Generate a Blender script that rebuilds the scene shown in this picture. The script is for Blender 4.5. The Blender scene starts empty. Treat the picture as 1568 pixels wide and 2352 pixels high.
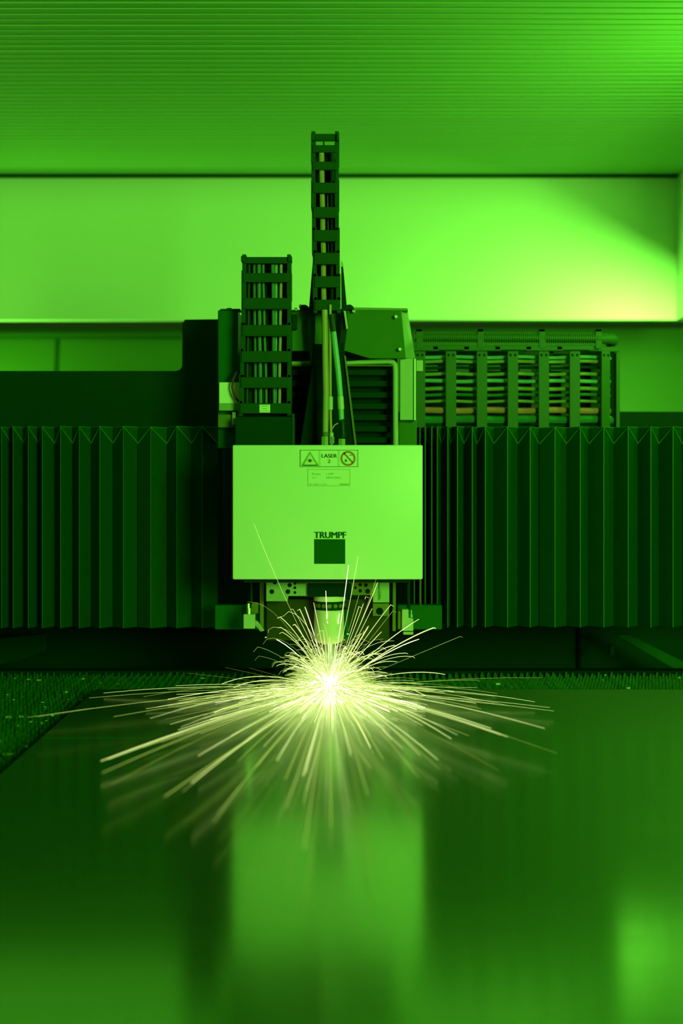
import bpy, bmesh, math, random
from mathutils import Vector
R = random.Random(7)
sc = bpy.context.scene
COL = sc.collection

# ---------------------------------------------------------------- camera
FPX = 3121.0            # focal length in pixels of the 1568 x 2352 frame
CH = 0.505              # camera height above the steel sheet
CD = 3.0                # camera distance from the head cover (cover front is y = 0)
cam = bpy.data.cameras.new('camera')
camo = bpy.data.objects.new('camera', cam)
COL.objects.link(camo)
camo.location = (0, -CD, CH)
camo.rotation_euler = (math.pi/2, 0, 0)
cam.sensor_fit = 'VERTICAL'
cam.sensor_height = 36.0
cam.sensor_width = 24.0
cam.lens = FPX/2352*36.0
cam.shift_y = -93.0/2352
cam.clip_start = 0.05
cam.dof.use_dof = True
cam.dof.focus_distance = 3.04
cam.dof.aperture_fstop = 2.0
sc.camera = camo

# ---------------------------------------------------------------- world, lights, exposure
wd = bpy.data.worlds.new('world'); sc.world = wd
wd.use_nodes = True
wd.node_tree.nodes['Background'].inputs[0].default_value = (0.20, 1.0, 0.06, 1)
wd.node_tree.nodes['Background'].inputs[1].default_value = 0.035
GREEN = (0.25, 1.0, 0.09)
def area(name, loc, target, sx, sy, power, color=GREEN, spread=180):
    l = bpy.data.lights.new(name, 'AREA'); l.shape = 'RECTANGLE'
    l.size = sx; l.size_y = sy; l.energy = power; l.color = color
    l.spread = math.radians(spread)
    o = bpy.data.objects.new(name, l); COL.objects.link(o)
    o.location = loc
    o.rotation_euler = (Vector(target)-Vector(loc)).to_track_quat('-Z', 'Y').to_euler()
    return o
area('workshop_light', (2.0, -4.3, 1.15), (0, 0.3, 0.75), 1.2, 1.3, 195)
area('cabin_lamp_rear', (1.13, 1.32, 1.03), (1.13-0.45, 1.32+0.45, 1.03-0.77), 0.10, 0.30, 22)
area('cabin_lamp_side', (1.12, 0.10, 1.10), (0.0, 0.4, 1.60), 0.12, 0.5, 6.0)
area('fill_left_low', (-1.60, 1.93, 0.50), (-0.7, 2.24, 0.70), 0.10, 0.3, 20.0)  # added fill, unseen: brightens the lower rear wall at the left
area('fill_left_mid', (-1.55, 1.15, 0.70), (-0.6, 2.0, 1.10), 0.10, 0.5, 1.8)  # added fill, unseen: lifts the left part of the rear wall
area('fill_left_front', (-1.50, -0.9, 1.15), (-0.2, 0.2, 0.65), 0.12, 0.6, 2.0)  # added fill, unseen: lights the shadowed left housing and chain
sc.view_settings.view_transform = 'Standard'
sc.view_settings.look = 'None'
sc.view_settings.gamma = 1.0
sc.view_settings.use_curve_mapping = False
sc.view_settings.exposure = 0.0

# ---------------------------------------------------------------- helpers
def P(px, py, y):
    """point of the frame at depth plane y, in metres"""
    s = (CD+y)/FPX
    return Vector(((px-784)*s, y, CH-(py-1083)*s))
def S(y): return (CD+y)/FPX

def mat(name, col, rough=0.5, metal=0.0, noise=0.0, nscale=30.0, bump=0.0, stretch=(1,1,1), spec=0.5):
    m = bpy.data.materials.new(name); m.use_nodes = True
    nt = m.node_tree; b = nt.nodes['Principled BSDF']
    b.inputs['Base Color'].default_value = (*col, 1)
    b.inputs['Roughness'].default_value = rough
    b.inputs['Metallic'].default_value = metal
    b.inputs['Specular IOR Level'].default_value = spec
    if noise or bump:
        tc = nt.nodes.new('ShaderNodeTexCoord'); mp = nt.nodes.new('ShaderNodeMapping')
        mp.inputs['Scale'].default_value = stretch
        nz = nt.nodes.new('ShaderNodeTexNoise'); nz.inputs['Scale'].default_value = nscale
        nz.inputs['Detail'].default_value = 4
        nt.links.new(tc.outputs['Object'], mp.inputs['Vector']); nt.links.new(mp.outputs[0], nz.inputs['Vector'])
        if noise:
            mx = nt.nodes.new('ShaderNodeMix'); mx.data_type = 'RGBA'
            mx.inputs[6].default_value = (*[c*(1-noise) for c in col], 1)
            mx.inputs[7].default_value = (*[min(1, c*(1+noise)) for c in col], 1)
            nt.links.new(nz.outputs[0], mx.inputs[0]); nt.links.new(mx.outputs[2], b.inputs['Base Color'])
        if bump:
            bp = nt.nodes.new('ShaderNodeBump'); bp.inputs['Strength'].default_value = bump
            bp.inputs['Distance'].default_value = 0.002
            nt.links.new(nz.outputs[0], bp.inputs['Height']); nt.links.new(bp.outputs[0], b.inputs['Normal'])
    return m
def emis(name, col, strength):
    m = bpy.data.materials.new(name); m.use_nodes = True
    nt = m.node_tree; nt.nodes.clear()
    e = nt.nodes.new('ShaderNodeEmission'); o = nt.nodes.new('ShaderNodeOutputMaterial')
    e.inputs[0].default_value = (*col, 1); e.inputs[1].default_value = strength
    nt.links.new(e.outputs[0], o.inputs[0])
    return m

M = {}
M['wall'] = mat('wall_paint', (0.70, 0.82, 0.58), 0.5, noise=0.03, nscale=3, spec=0.3)
M['wall_low'] = mat('rear_panel_paint', (0.045, 0.135, 0.012), 0.55, noise=0.06, nscale=4, spec=0.2)
M['ceil'] = mat('ceiling_slat', (0.28, 0.56, 0.16), 0.45, noise=0.08, nscale=12, stretch=(0.4, 6, 1), spec=0.3)
M['trim'] = mat('dark_seal', (0.01, 0.06, 0.006), 0.6, spec=0.1)
M['floor'] = mat('floor_concrete', (0.05, 0.09, 0.04), 0.8, noise=0.2, nscale=8)
M['black'] = mat('black_steel', (0.001, 0.034, 0.002), 0.6, noise=0.12, nscale=20, spec=0.06)
M['vblack'] = mat('shade_black_steel', (0.001, 0.022, 0.005), 0.7, noise=0.2, nscale=12, spec=0.04)  # darker copy of the black steel, shade put into its colour
M['bellow'] = mat('bellows_fabric', (0.002, 0.051, 0.003), 0.6, noise=0.12, nscale=60, bump=0.1, spec=0.08)
M['gusset'] = mat('bellows_gusset_lit', (0.004, 0.060, 0.004), 0.6, noise=0.12, nscale=60, spec=0.08)  # lighter than the pleats: light on the V-fills is put into the colour
M['lit_piping'] = mat('bellows_edge_lit', (0.035, 0.19, 0.020), 0.5, spec=0.15)  # fold edge trim, its pale tone also paints light caught on the folds
M['white'] = mat('white_enamel', (0.70, 0.82, 0.56), 0.38, noise=0.02, nscale=9, spec=0.3)
M['print'] = mat('dark_print', (0.02, 0.10, 0.01), 0.5, spec=0.1)
M['print_soft'] = mat('grey_print', (0.20, 0.42, 0.10), 0.5, spec=0.1)
M['logo'] = mat('logo_blue', (0.005, 0.085, 0.003), 0.5, spec=0.05)
M['stick'] = mat('sticker_film', (0.72, 0.83, 0.55), 0.35, spec=0.3)
M['yellow'] = mat('sticker_yellow', (0.80, 0.74, 0.40), 0.35, spec=0.3)
M['red'] = mat('sticker_red', (0.46, 0.18, 0.05), 0.4, spec=0.2)
M['plastic'] = mat('chain_plastic', (0.010, 0.068, 0.004), 0.5, noise=0.12, nscale=50, spec=0.06)
M['plastic_dark'] = mat('chain_plastic_dark', (0.003, 0.028, 0.002), 0.5, noise=0.1, nscale=50, spec=0.06)
M['plastic_side'] = mat('side_chain_plastic', (0.030, 0.115, 0.012), 0.45, noise=0.1, nscale=40, spec=0.15)
M['hood'] = mat('hood_sheet', (0.045, 0.165, 0.008), 0.5, noise=0.05, nscale=14, spec=0.08)
M['hood_edge'] = mat('hood_return', (0.16, 0.30, 0.08), 0.4, spec=0.15)
M['housing'] = mat('housing_sheet', (0.006, 0.10, 0.007), 0.5, noise=0.08, nscale=16, spec=0.06)
M['pale'] = mat('pale_steel', (0.36, 0.50, 0.24), 0.4, noise=0.06, nscale=25, spec=0.3)
M['olive'] = mat('olive_steel', (0.12, 0.17, 0.02), 0.5, noise=0.08, nscale=25, spec=0.15)
M['olive_dk'] = mat('dark_olive_plate', (0.028, 0.044, 0.002), 0.6, noise=0.1, nscale=25, spec=0.05)
M['steel'] = mat('bright_steel', (0.50, 0.62, 0.38), 0.3, metal=0.8)
M['bracket'] = mat('bracket_plate', (0.28, 0.42, 0.17), 0.4, metal=0.3, noise=0.12, nscale=30, spec=0.2)
M['hole'] = mat('bore', (0.002, 0.012, 0.002), 0.8, spec=0.05)
M['hose_dk'] = mat('hose_black', (0.004, 0.035, 0.004), 0.35, spec=0.15)
M['hose_gn'] = mat('hose_green', (0.03, 0.19, 0.05), 0.3, spec=0.3)
M['hose_bright'] = mat('hose_bright_green', (0.14, 0.42, 0.24), 0.3, spec=0.3)
M['hose_tan'] = mat('hose_tan', (0.52, 0.22, 0.12), 0.4, spec=0.2)
M['hose_ol'] = mat('hose_olive', (0.38, 0.34, 0.12), 0.4, noise=0.1, nscale=40, spec=0.2)
M['hose_pale'] = mat('hose_pale', (0.22, 0.32, 0.08), 0.35, spec=0.2)
M['conduit'] = mat('corrugated_conduit', (0.05, 0.16, 0.02), 0.35, spec=0.25)
M['brown'] = mat('cable_brown', (0.09, 0.035, 0.005), 0.45, spec=0.1)
M['slat'] = mat('rusty_slat', (0.010, 0.10, 0.005), 0.5, metal=0.2, noise=0.7, nscale=60, spec=0.15)
M['glint'] = mat('slag_glint', (0.36, 0.56, 0.18), 0.35, metal=0.2)  # bright colour paints the glints of light on the slag
M['nozzle'] = mat('nozzle_ceramic', (0.60, 0.66, 0.34), 0.4, spec=0.2)
M['led'] = emis('led_green', (0.1, 1.0, 0.35), 1.2)
M['s_hot'] = emis('spark_hot', (1.0, 1.0, 0.50), 2.6)
M['s_mid'] = emis('spark_mid', (0.80, 1.0, 0.30), 1.25)
M['s_low'] = emis('spark_low', (0.58, 0.85, 0.13), 0.75)
M['s_dim'] = emis('spark_dim', (0.40, 0.62, 0.05), 0.40)
M['core'] = emis('molten_core', (1.0, 1.0, 0.75), 25.0)

def sheet_material():
    m = bpy.data.materials.new('rolled_steel_sheet'); m.use_nodes = True
    nt = m.node_tree; b = nt.nodes['Principled BSDF']
    b.inputs['Base Color'].default_value = (0.46, 0.61, 0.34, 1)
    b.inputs['Metallic'].default_value = 1.0
    b.inputs['Roughness'].default_value = 0.13
    tc = nt.nodes.new('ShaderNodeTexCoord'); mp = nt.nodes.new('ShaderNodeMapping')
    mp.inputs['Scale'].default_value = (0.7, 14, 1)
    nz = nt.nodes.new('ShaderNodeTexNoise'); nz.inputs['Scale'].default_value = 3.0; nz.inputs['Detail'].default_value = 5
    mr = nt.nodes.new('ShaderNodeMapRange'); mr.inputs[3].default_value = 0.11; mr.inputs[4].default_value = 0.19
    nt.links.new(tc.outputs['Object'], mp.inputs['Vector']); nt.links.new(mp.outputs[0], nz.inputs['Vector'])
    nt.links.new(nz.outputs[0], mr.inputs[0]); nt.links.new(mr.outputs[0], b.inputs['Roughness'])
    b2 = nt.nodes.new('ShaderNodeBsdfPrincipled')
    b2.inputs['Base Color'].default_value = (0.34, 0.56, 0.22, 1)
    b2.inputs['Metallic'].default_value = 1.0; b2.inputs['Roughness'].default_value = 0.37
    b2.inputs['Anisotropic'].default_value = 0.9              # rolled finish: smears reflections along the depth of the sheet
    cx = nt.nodes.new('ShaderNodeCombineXYZ'); cx.inputs[1].default_value = 1.0
    nt.links.new(cx.outputs[0], b2.inputs['Tangent']); nt.links.new(cx.outputs[0], b.inputs['Tangent'])
    b.inputs['Anisotropic'].default_value = 0.4
    mx = nt.nodes.new('ShaderNodeMixShader'); mx.inputs[0].default_value = 0.38
    out = nt.nodes['Material Output']
    nt.links.new(b.outputs[0], mx.inputs[1]); nt.links.new(b2.outputs[0], mx.inputs[2]); nt.links.new(mx.outputs[0], out.inputs[0])
    return m
M['sheet'] = sheet_material()

class MB:
    def __init__(s): s.v = []; s.f = []; s.smooth = False
    def box(s, x0, x1, y0, y1, z0, z1):
        n = len(s.v)
        s.v += [(x0,y0,z0),(x1,y0,z0),(x1,y1,z0),(x0,y1,z0),(x0,y0,z1),(x1,y0,z1),(x1,y1,z1),(x0,y1,z1)]
        s.f += [tuple(n+i for i in q) for q in ((0,3,2,1),(4,5,6,7),(0,1,5,4),(1,2,6,5),(2,3,7,6),(3,0,4,7))]
        return s
    def pbox(s, px0, py0, px1, py1, y, d):
        a = P(px0, py1, y); b = P(px1, py0, y)
        return s.box(a.x, b.x, y, y+d, a.z, b.z)
    def prism(s, pts, y0, y1):          # polygon in x,z extruded along y
        n = len(s.v); k = len(pts)
        s.v += [(p[0], y0, p[1]) for p in pts] + [(p[0], y1, p[1]) for p in pts]
        s.f.append(tuple(range(n, n+k))); s.f.append(tuple(range(n+2*k-1, n+k-1, -1)))
        for i in range(k):
            j = (i+1) % k
            s.f.append((n+i, n+k+i, n+k+j, n+j))
        return s
    def pprism(s, pix, y, d):
        return s.prism([(P(a, b, y).x, P(a, b, y).z) for a, b in pix], y, y+d)
    def hexa(s, c):                      # 8 corners: bottom 4, top 4
        n = len(s.v); s.v += [tuple(p) for p in c]
        s.f += [tuple(n+i for i in q) for q in ((0,3,2,1),(4,5,6,7),(0,1,5,4),(1,2,6,5),(2,3,7,6),(3,0,4,7))]
        return s
    def tube(s, pts, r, seg=8, cap=True, rmod=None):
        pts = [Vector(p) for p in pts]; n0 = len(s.v); k = len(pts)
        prev = None
        for i, p in enumerate(pts):
            t = (pts[min(i+1, k-1)]-pts[max(i-1, 0)]).normalized()
            ref = prev if prev is not None else (Vector((0,0,1)) if abs(t.z) < 0.9 else Vector((0,1,0)))
            u = (ref - t*ref.dot(t)).normalized(); w = t.cross(u); prev = u
            rr = r[i] if isinstance(r, (list, tuple)) else r
            for a in range(seg):
                th = 2*math.pi*a/seg
                q = p + u*(math.cos(th)*rr) + w*(math.sin(th)*rr)
                s.v.append(tuple(q))
        for i in range(k-1):
            for a in range(seg):
                b = (a+1) % seg
                s.f.append((n0+i*seg+a, n0+i*seg+b, n0+(i+1)*seg+b, n0+(i+1)*seg+a))
        if cap:
            s.f.append(tuple(n0+a for a in range(seg-1, -1, -1)))
            s.f.append(tuple(n0+(k-1)*seg+a for a in range(seg)))
        return s
    def lathe(s, prof, cx, cy, seg=24):  # (radius, z) about a vertical axis
        n0 = len(s.v)
        for r, z in prof:
            for a in range(seg):
                th = 2*math.pi*a/seg
                s.v.append((cx+r*math.cos(th), cy+r*math.sin(th), z))
        for i in range(len(prof)-1):
            for a in range(seg):
                b = (a+1) % seg
                s.f.append((n0+i*seg+a, n0+i*seg+b, n0+(i+1)*seg+b, n0+(i+1)*seg+a))
        s.f.append(tuple(n0+a for a in range(seg-1, -1, -1)))
        s.f.append(tuple(n0+(len(prof)-1)*seg+a for a in range(seg)))
        return s
    def disc_y(s, c, r, d=0.002, seg=16, ry=None):   # short cylinder facing -y
        n0 = len(s.v); ry = ry or r
        for yy in (c.y, c.y+d):
            for a in range(seg):
                th = 2*math.pi*a/seg
                s.v.append((c.x+r*math.cos(th), yy, c.z+ry*math.sin(th)))
        s.f.append(tuple(n0+a for a in range(seg))); s.f.append(tuple(n0+seg+a for a in range(seg-1,-1,-1)))
        for a in range(seg):
            b = (a+1) % seg
            s.f.append((n0+a, n0+seg+a, n0+seg+b, n0+b))
        return s
    def ring_y(s, c, r0, r1, d=0.001, seg=32):
        n0 = len(s.v)
        for yy in (c.y, c.y+d):
            for rr in (r0, r1):
                for a in range(seg):
                    th = 2*math.pi*a/seg
                    s.v.append((c.x+rr*math.cos(th), yy, c.z+rr*math.sin(th)))
        for a in range(seg):
            b = (a+1) % seg
            s.f.append((n0+a, n0+seg+a, n0+seg+b, n0+b))
            s.f.append((n0+seg+a, n0+3*seg+a, n0+3*seg+b, n0+seg+b))
            s.f.append((n0+a, n0+b, n0+2*seg+b, n0+2*seg+a))
        return s
    def build(s, name, m, parent=None, bevel=0.0, seg=2, smooth=False, angle=40):
        me = bpy.data.meshes.new(name)
        me.from_pydata(s.v, [], s.f)
        bm = bmesh.new(); bm.from_mesh(me)
        bmesh.ops.recalc_face_normals(bm, faces=bm.faces)
        if bevel:
            es = [e for e in bm.edges if len(e.link_faces) == 2 and e.calc_face_angle(0) > 0.5]
            bmesh.ops.bevel(bm, geom=es, offset=bevel, segments=seg, profile=0.5, affect='EDGES', clamp_overlap=True)
        bm.to_mesh(me); bm.free()
        if smooth:
            for p in me.polygons: p.use_smooth = True
            try: me.set_sharp_from_angle(angle=math.radians(angle))
            except Exception: pass
        me.materials.append(m)
        o = bpy.data.objects.new(name, me); COL.objects.link(o)
        if parent is not None: adopt(o, parent)
        return o
LOC = {}                              # world position of every empty and sub-parent
def adopt(o, parent):
    o.parent = parent
    off = Vector((0,0,0)); q = parent
    while q is not None:
        off += q.location; q = q.parent
    o.location = o.location - off
def thing(name, loc, label, cat, group=None):
    o = bpy.data.objects.new(name, None); COL.objects.link(o)
    o.empty_display_size = 0.05; o.location = loc
    return tag(o, label, cat, group)
def tag(o, label=None, cat=None, group=None, kind=None):
    if label: o['label'] = label
    if cat: o['category'] = cat
    if group: o['group'] = group
    if kind: o['kind'] = kind
    return o
def lab(o, text): o['label'] = text; return o
def text_obj(name, body, px, py, hpx, y, m, parent, wpx=None, rot=0.0, bold=0.0):
    """flat lettering centred on px, py; capital height hpx; fitted to width wpx"""
    c = bpy.data.curves.new(name, 'FONT'); c.body = body; c.align_x = 'LEFT'; c.size = 1.0; c.extrude = 0.0
    t = bpy.data.objects.new(name+'_curve', c); COL.objects.link(t)
    dg = bpy.context.evaluated_depsgraph_get()
    me = bpy.data.meshes.new_from_object(t.evaluated_get(dg))
    bpy.data.objects.remove(t); bpy.data.curves.remove(c)
    xs = [v.co.x for v in me.vertices]; zs = [v.co.y for v in me.vertices]
    x0, x1, z0, z1 = min(xs), max(xs), min(zs), max(zs)
    s = S(y); kz = hpx*s/(z1-z0); kx = (wpx*s/(x1-x0)) if wpx else kz
    ctr = P(px, py, y)
    for v in me.vertices:
        a = (v.co.x-(x0+x1)/2)*kx; b = (v.co.y-(z0+z1)/2)*kz
        v.co = (ctr.x+a*math.cos(rot)-b*math.sin(rot), y, ctr.z+a*math.sin(rot)+b*math.cos(rot))
    if bold:                                    # heavier strokes: a second, slightly shifted set of letters
        bm = bmesh.new(); bm.from_mesh(me)
        g = bmesh.ops.duplicate(bm, geom=bm.faces[:])['geom']
        bmesh.ops.translate(bm, verts=[e for e in g if isinstance(e, bmesh.types.BMVert)], vec=(bold*s, -.0001, 0))
        bm.to_mesh(me); bm.free()
    me.materials.clear(); me.materials.append(m)
    me.name = name
    o = bpy.data.objects.new(name, me); COL.objects.link(o); adopt(o, parent)
    return o

# ================================================================ setting
WB = 1.80                                       # rear wall plane
ZC = 1.548                                      # underside of the roof slats
XR = 1.183                                      # right wall
w = MB().box(-2.1, XR+0.05, WB, WB+0.05, P(0, 735, WB).z, ZC+0.05).build('wall_back', M['wall']); tag(w, kind='structure')
zt = P(0, 735, WB).z+0.02
n = [(-2.1, 1.95, -0.9), (1.72, 1.95, -0.9), (1.72, 2.0, -0.9), (-2.1, 2.0, -0.9),
     (-2.1, 2.28, zt), (1.72, 2.28, zt), (1.72, 2.33, zt), (-2.1, 2.33, zt)]
lw = MB().hexa(n); lwo = lw.build('wall_back_lower', M['wall_low']); tag(lwo, kind='structure')
c = MB().box(-2.1, XR+0.05, -0.12, WB+0.05, ZC+0.012, ZC+0.05).build('ceiling', M['ceil']); tag(c, kind='structure')
c.location = (0, 0, 0)
pit = 0.0387
slat_me = None
k = 0
y = -0.10
while y < WB-0.08:
    if slat_me is None:
        m = MB()
        x0, x1 = -2.1, XR-0.002
        pr = [(0.0, -0.0028), (0.004, -0.0030), (pit-0.002, 0.0), (pit-0.002, 0.010), (0.0, 0.010)]
        nn = len(pr)
        m.v = [(x0, a, b) for a, b in pr]+[(x1, a, b) for a, b in pr]
        m.f = [tuple(range(nn)), tuple(range(2*nn-1, nn-1, -1))]+[(i, nn+i, nn+(i+1) % nn, (i+1) % nn) for i in range(nn)]
        o = m.build('ceiling_slat', M['ceil'], c); slat_me = o.data
    else:
        o = bpy.data.objects.new('ceiling_slat', slat_me); COL.objects.link(o); o.parent = c
    o.location = (0, y, ZC+R.uniform(-0.0006, 0.0006)); o.rotation_euler = (R.uniform(-0.006, 0.006), 0, 0)
    y += pit
wr = MB().box(XR, XR+0.05, 0.2, WB, P(0, 735, WB).z, ZC+0.05).build('wall_right', M['wall']); tag(wr, kind='structure')
t = MB().box(-2.1, XR, WB-0.03, WB, P(0, 405.5, WB-0.03).z, ZC+0.008).build('trim_1', M['trim'], bevel=0.003); tag(t, kind='structure')
t = MB().box(-2.1, -0.62, 2.225, 2.26, P(0, 777, 2.225).z, P(0, 772, 2.225).z).build('trim_2', M['trim']); tag(t, kind='structure')
sy = lambda z: 1.95+(z+0.9)/(zt+0.9)*0.33
xa, xb = P(124, 0, 2.25).x, P(132, 0, 2.25).x
t = MB().hexa([(xa, sy(.55)-.003, .55), (xb, sy(.55)-.003, .55), (xb, sy(.55)+.01, .55), (xa, sy(.55)+.01, .55), (xa, sy(1.02)-.003, 1.02), (xb, sy(1.02)-.003, 1.02), (xb, sy(1.02)+.01, 1.02), (xa, sy(1.02)+.01, 1.02)]).build('trim_3', M['trim'])
tag(t, kind='structure')
wr = MB().box(1.72, 1.77, 0.2, 2.40, -0.9, P(0, 735, WB).z+0.02).build('wall_right_lower', M['wall_low']); tag(wr, kind='structure')
f = MB().box(-2.1, 1.77, -3.4, 2.4, -0.92, -0.90).build('floor', M['floor']); tag(f, kind='structure')

# ================================================================ machine bed, grate, sheet
bed = thing('machine_bed', (0, 0, -0.9), 'dark steel machine bed and rear apron under the gantry', 'machine bed')
MB().box(-1.3, 1.15, -1.95, 0.50, -0.90, -0.12).build('base', M['vblack'], bed, 0.01)
MB().box(-1.5, 1.15, 0.47, 0.52, -0.12, -0.004).build('rear_rail', M['vblack'], bed, 0.004)
MB().box(-1.6, 1.17, 1.00, 1.04, -0.85, 0.42).build('apron', M['black'], bed, 0.004)
b = MB().pbox(1326, 1440, 1334, 1560, 0.985, 0.015).build('apron_seam', M['hole'], bed)
o = MB().pprism([(-90, 1478), (0, 1466), (106, 1455), (107, 1495), (40, 1520), (-90, 1545)], 0.75, 0.02).build('slanted_panel', M['black'], bed, 0.003)
lab(o, 'dim slanted panel at the far left under the bellows')
o = MB().pprism([(1412, 1458), (1445, 1457), (1570, 1520), (1620, 1545), (1620, 1575), (1535, 1530)], 0.75, 0.02).build('diagonal_brace', M['housing'], bed, 0.003)
lab(o, 'diagonal flat brace at the right under the bellows')
MB().pbox(1400, 1482, 1412, 1506, 0.78, 0.02).build('catch', M['black'], bed, 0.002)

grate = thing('support_grate', (0, 0, -0.12), 'support grate of jagged steel slats under and left of the sheet', 'support grate')
def slat_mesh(x0, x1, seed):
    r = random.Random(seed); m = MB(); x = x0; pts = [(x0, -0.10)]
    while x < x1:
        h = r.uniform(-0.010, -0.0045)
        pts += [(x, -0.036+r.uniform(-.004, .004)), (x+0.0045, h-0.004), (x+0.0065, h), (x+0.0095, h-0.001), (x+0.0115, -0.034)]
        x += 0.0165
    pts += [(x1, -0.036), (x1, -0.10)]
    # split in strips so that each face stays simple
    n0 = 0
    for i in range(1, len(pts)-2):
        a, b2 = pts[i], pts[i+1]
        if b2[0]-a[0] < 1e-5: continue
        m.prism([(a[0], -0.10), (b2[0], -0.10), b2, a], -0.001, 0.001)
    return m
meshes = {}
yy = -0.80; i = 0
while yy < 0.46:
    full = yy > 0.10
    key = ('f' if full else 'l', i % 4)
    if key not in meshes:
        o = slat_mesh(-1.15, 1.10 if full else -0.50, 10+i).build('slat', M['slat'], grate); meshes[key] = o.data
    else:
        o = bpy.data.objects.new('slat', meshes[key]); COL.objects.link(o); o.location = (0,0,0); adopt(o, grate)
    o.location.y += yy; o.location.x += R.uniform(-0.002, 0.002)
    yy += 0.036; i += 1
g = MB()
for k in range(170):
    yy = R.uniform(-0.75, 0.42); x = R.uniform(-0.95, -0.585) if (yy < 0.16 or R.random() < .5) else R.uniform(-0.6, 0.95)
    a = R.uniform(0.0016, 0.0055); z = R.uniform(-0.024, -0.005)
    g.box(x-a, x+a, yy-0.0025, yy+0.0025, z-a*R.uniform(.4, 1.2), z)
o = g.build('slag_glints', M['glint'], grate); o['kind'] = 'stuff'; lab(o, 'painted glints of slag beads on the slats')

sheet = thing('steel_sheet', (0.4, -0.9, -0.004), 'large dark glossy steel sheet being cut, lying on the grate', 'steel sheet')
MB().box(-0.569, 1.30, -1.97, 0.150, -0.004, 0.0).build('plate', M['sheet'], sheet)
o = MB().box(-0.568, -0.36, -0.4262, -0.4250, 0.0, 0.0006).build('cut_edge', M['housing'], sheet); lab(o, 'thin pale cut edge across the left of the sheet')

# ================================================================ gantry
gan = thing('gantry_beam', (0, 0.5, 0.12), 'dark gantry beam spanning the cabin behind the bellows', 'gantry')
zb = P(0, 945, 0.62).z
MB().box(-1.6, 1.175, 0.62, 0.90, 0.13, zb).build('beam', M['black'], gan, 0.006)
pts = [(-250, 1430), (-250, 852), (404, 852), (413, 849), (418, 842), (419, 741), (425, 734), (512, 733), (512, 1430)]
o = MB().pprism(pts, 0.46, 0.03).build('side_plate', M['black'], gan); lab(o, 'dark stepped plate left of the cutting head')

o = MB().pbox(940, 806, 1412, 1000, 0.605, 0.012).build('chain_backing', M['vblack'], gan); lab(o, 'dark sheet added behind the horizontal chain')  # added dark sheet standing in for the darkness between the hoses
# ---------------------------------------------------------------- bellows
def bellows(ridges, xs_end, label, y0, top, bot, ref):
    ba = thing('bellows', ((P(ref, bot, y0)).x, y0, P(0, bot, y0).z), label, 'bellows')
    zt = P(0, top, y0).z; zb = P(0, bot, y0).z
    xs = [P(r, 0, y0).x for r in ridges]
    edges = [P(xs_end[0], 0, y0).x] + [(xs[i]+xs[i+1])/2+ (xs[i+1]-xs[i])*R.uniform(-.06, .06) for i in range(len(xs)-1)] + [P(xs_end[1], 0, y0).x]
    th = 0.0025
    for i, x in enumerate(xs):
        va, vb = edges[i], edges[i+1]
        m = MB()
        def fold(w):   # fold depth from the pleat width: pleat cloth keeps its length
            return math.sqrt(max(0.028**2, 0.046**2-w**2))
        da, db = fold(x-va), fold(vb-x)
        z1 = zt + R.uniform(-.001, .001)
        # left and right cloth faces (with thickness) and the gussets that close the top
        ym = y0
        A = [(va, y0+da, zb), (x, ym, zb), (x, ym+th, zb), (va, y0+da+th, zb), (va, y0+da, z1-0.040), (x, ym, z1), (x, ym+th, z1), (va, y0+da+th, z1-0.040)]
        B = [(x, ym, zb), (vb, y0+db, zb), (vb, y0+db+th, zb), (x, ym+th, zb), (x, ym, z1), (vb, y0+db, z1-0.040), (vb, y0+db+th, z1-0.040), (x, ym+th, z1)]
        m.hexa(A); m.hexa(B)
        pl = m.build('pleat', M['bellow'], ba)
        m = MB(); n0 = 0
        m.v += [(x, ym+.001, z1), (va, y0+da, z1-0.040), (va, y0+0.032, z1-0.001), (x, y0+0.11, z1), (va, y0+0.11, z1-0.001),
                (vb, y0+db, z1-0.040), (vb, y0+0.032, z1-0.001), (vb, y0+0.11, z1-0.001)]
        m.f += [(n0, n0+2, n0+1), (n0, n0+5, n0+6), (n0, n0+3, n0+4, n0+2), (n0, n0+6, n0+7, n0+3)]
        m.build('gusset', M['gusset'], pl)
        pp = MB()
        pp.tube([(va, y0+da-.002, z1-0.0400), (x-.0005, ym-.001, z1), (vb, y0+db-.002, z1-0.0400)], 0.0017, 5)
        pp.tube([(x, ym, z1), (x, ym, zb)], 0.0006 if ref < 700 else 0.0012, 5)  # ridge highlight built as a thin pale tube, thicker on the right
        pp.tube([(va, y0+0.032, z1-0.001), (x, ym, z1), (vb, y0+0.032, z1-0.001)], 0.0008, 5)
        pp.build('lit_piping', M['lit_piping'], pl)
    return ba
bellows([-66, -42, -20, 3, 30, 65, 97, 139, 182, 229, 283, 346, 406, 464], (-80, 497),
        'left black bellows with even dim pleats beside the cutting head', 0.30, 980, 1443, 200)
bellows([951, 964, 976, 991, 1004, 1028, 1050, 1084, 1114, 1165, 1217, 1274, 1332, 1386, 1442, 1494, 1545, 1600, 1655], (944, 1690),
        'right black bellows with lit ridges below the horizontal cable chain', 0.30, 980, 1441, 1300)

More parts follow.
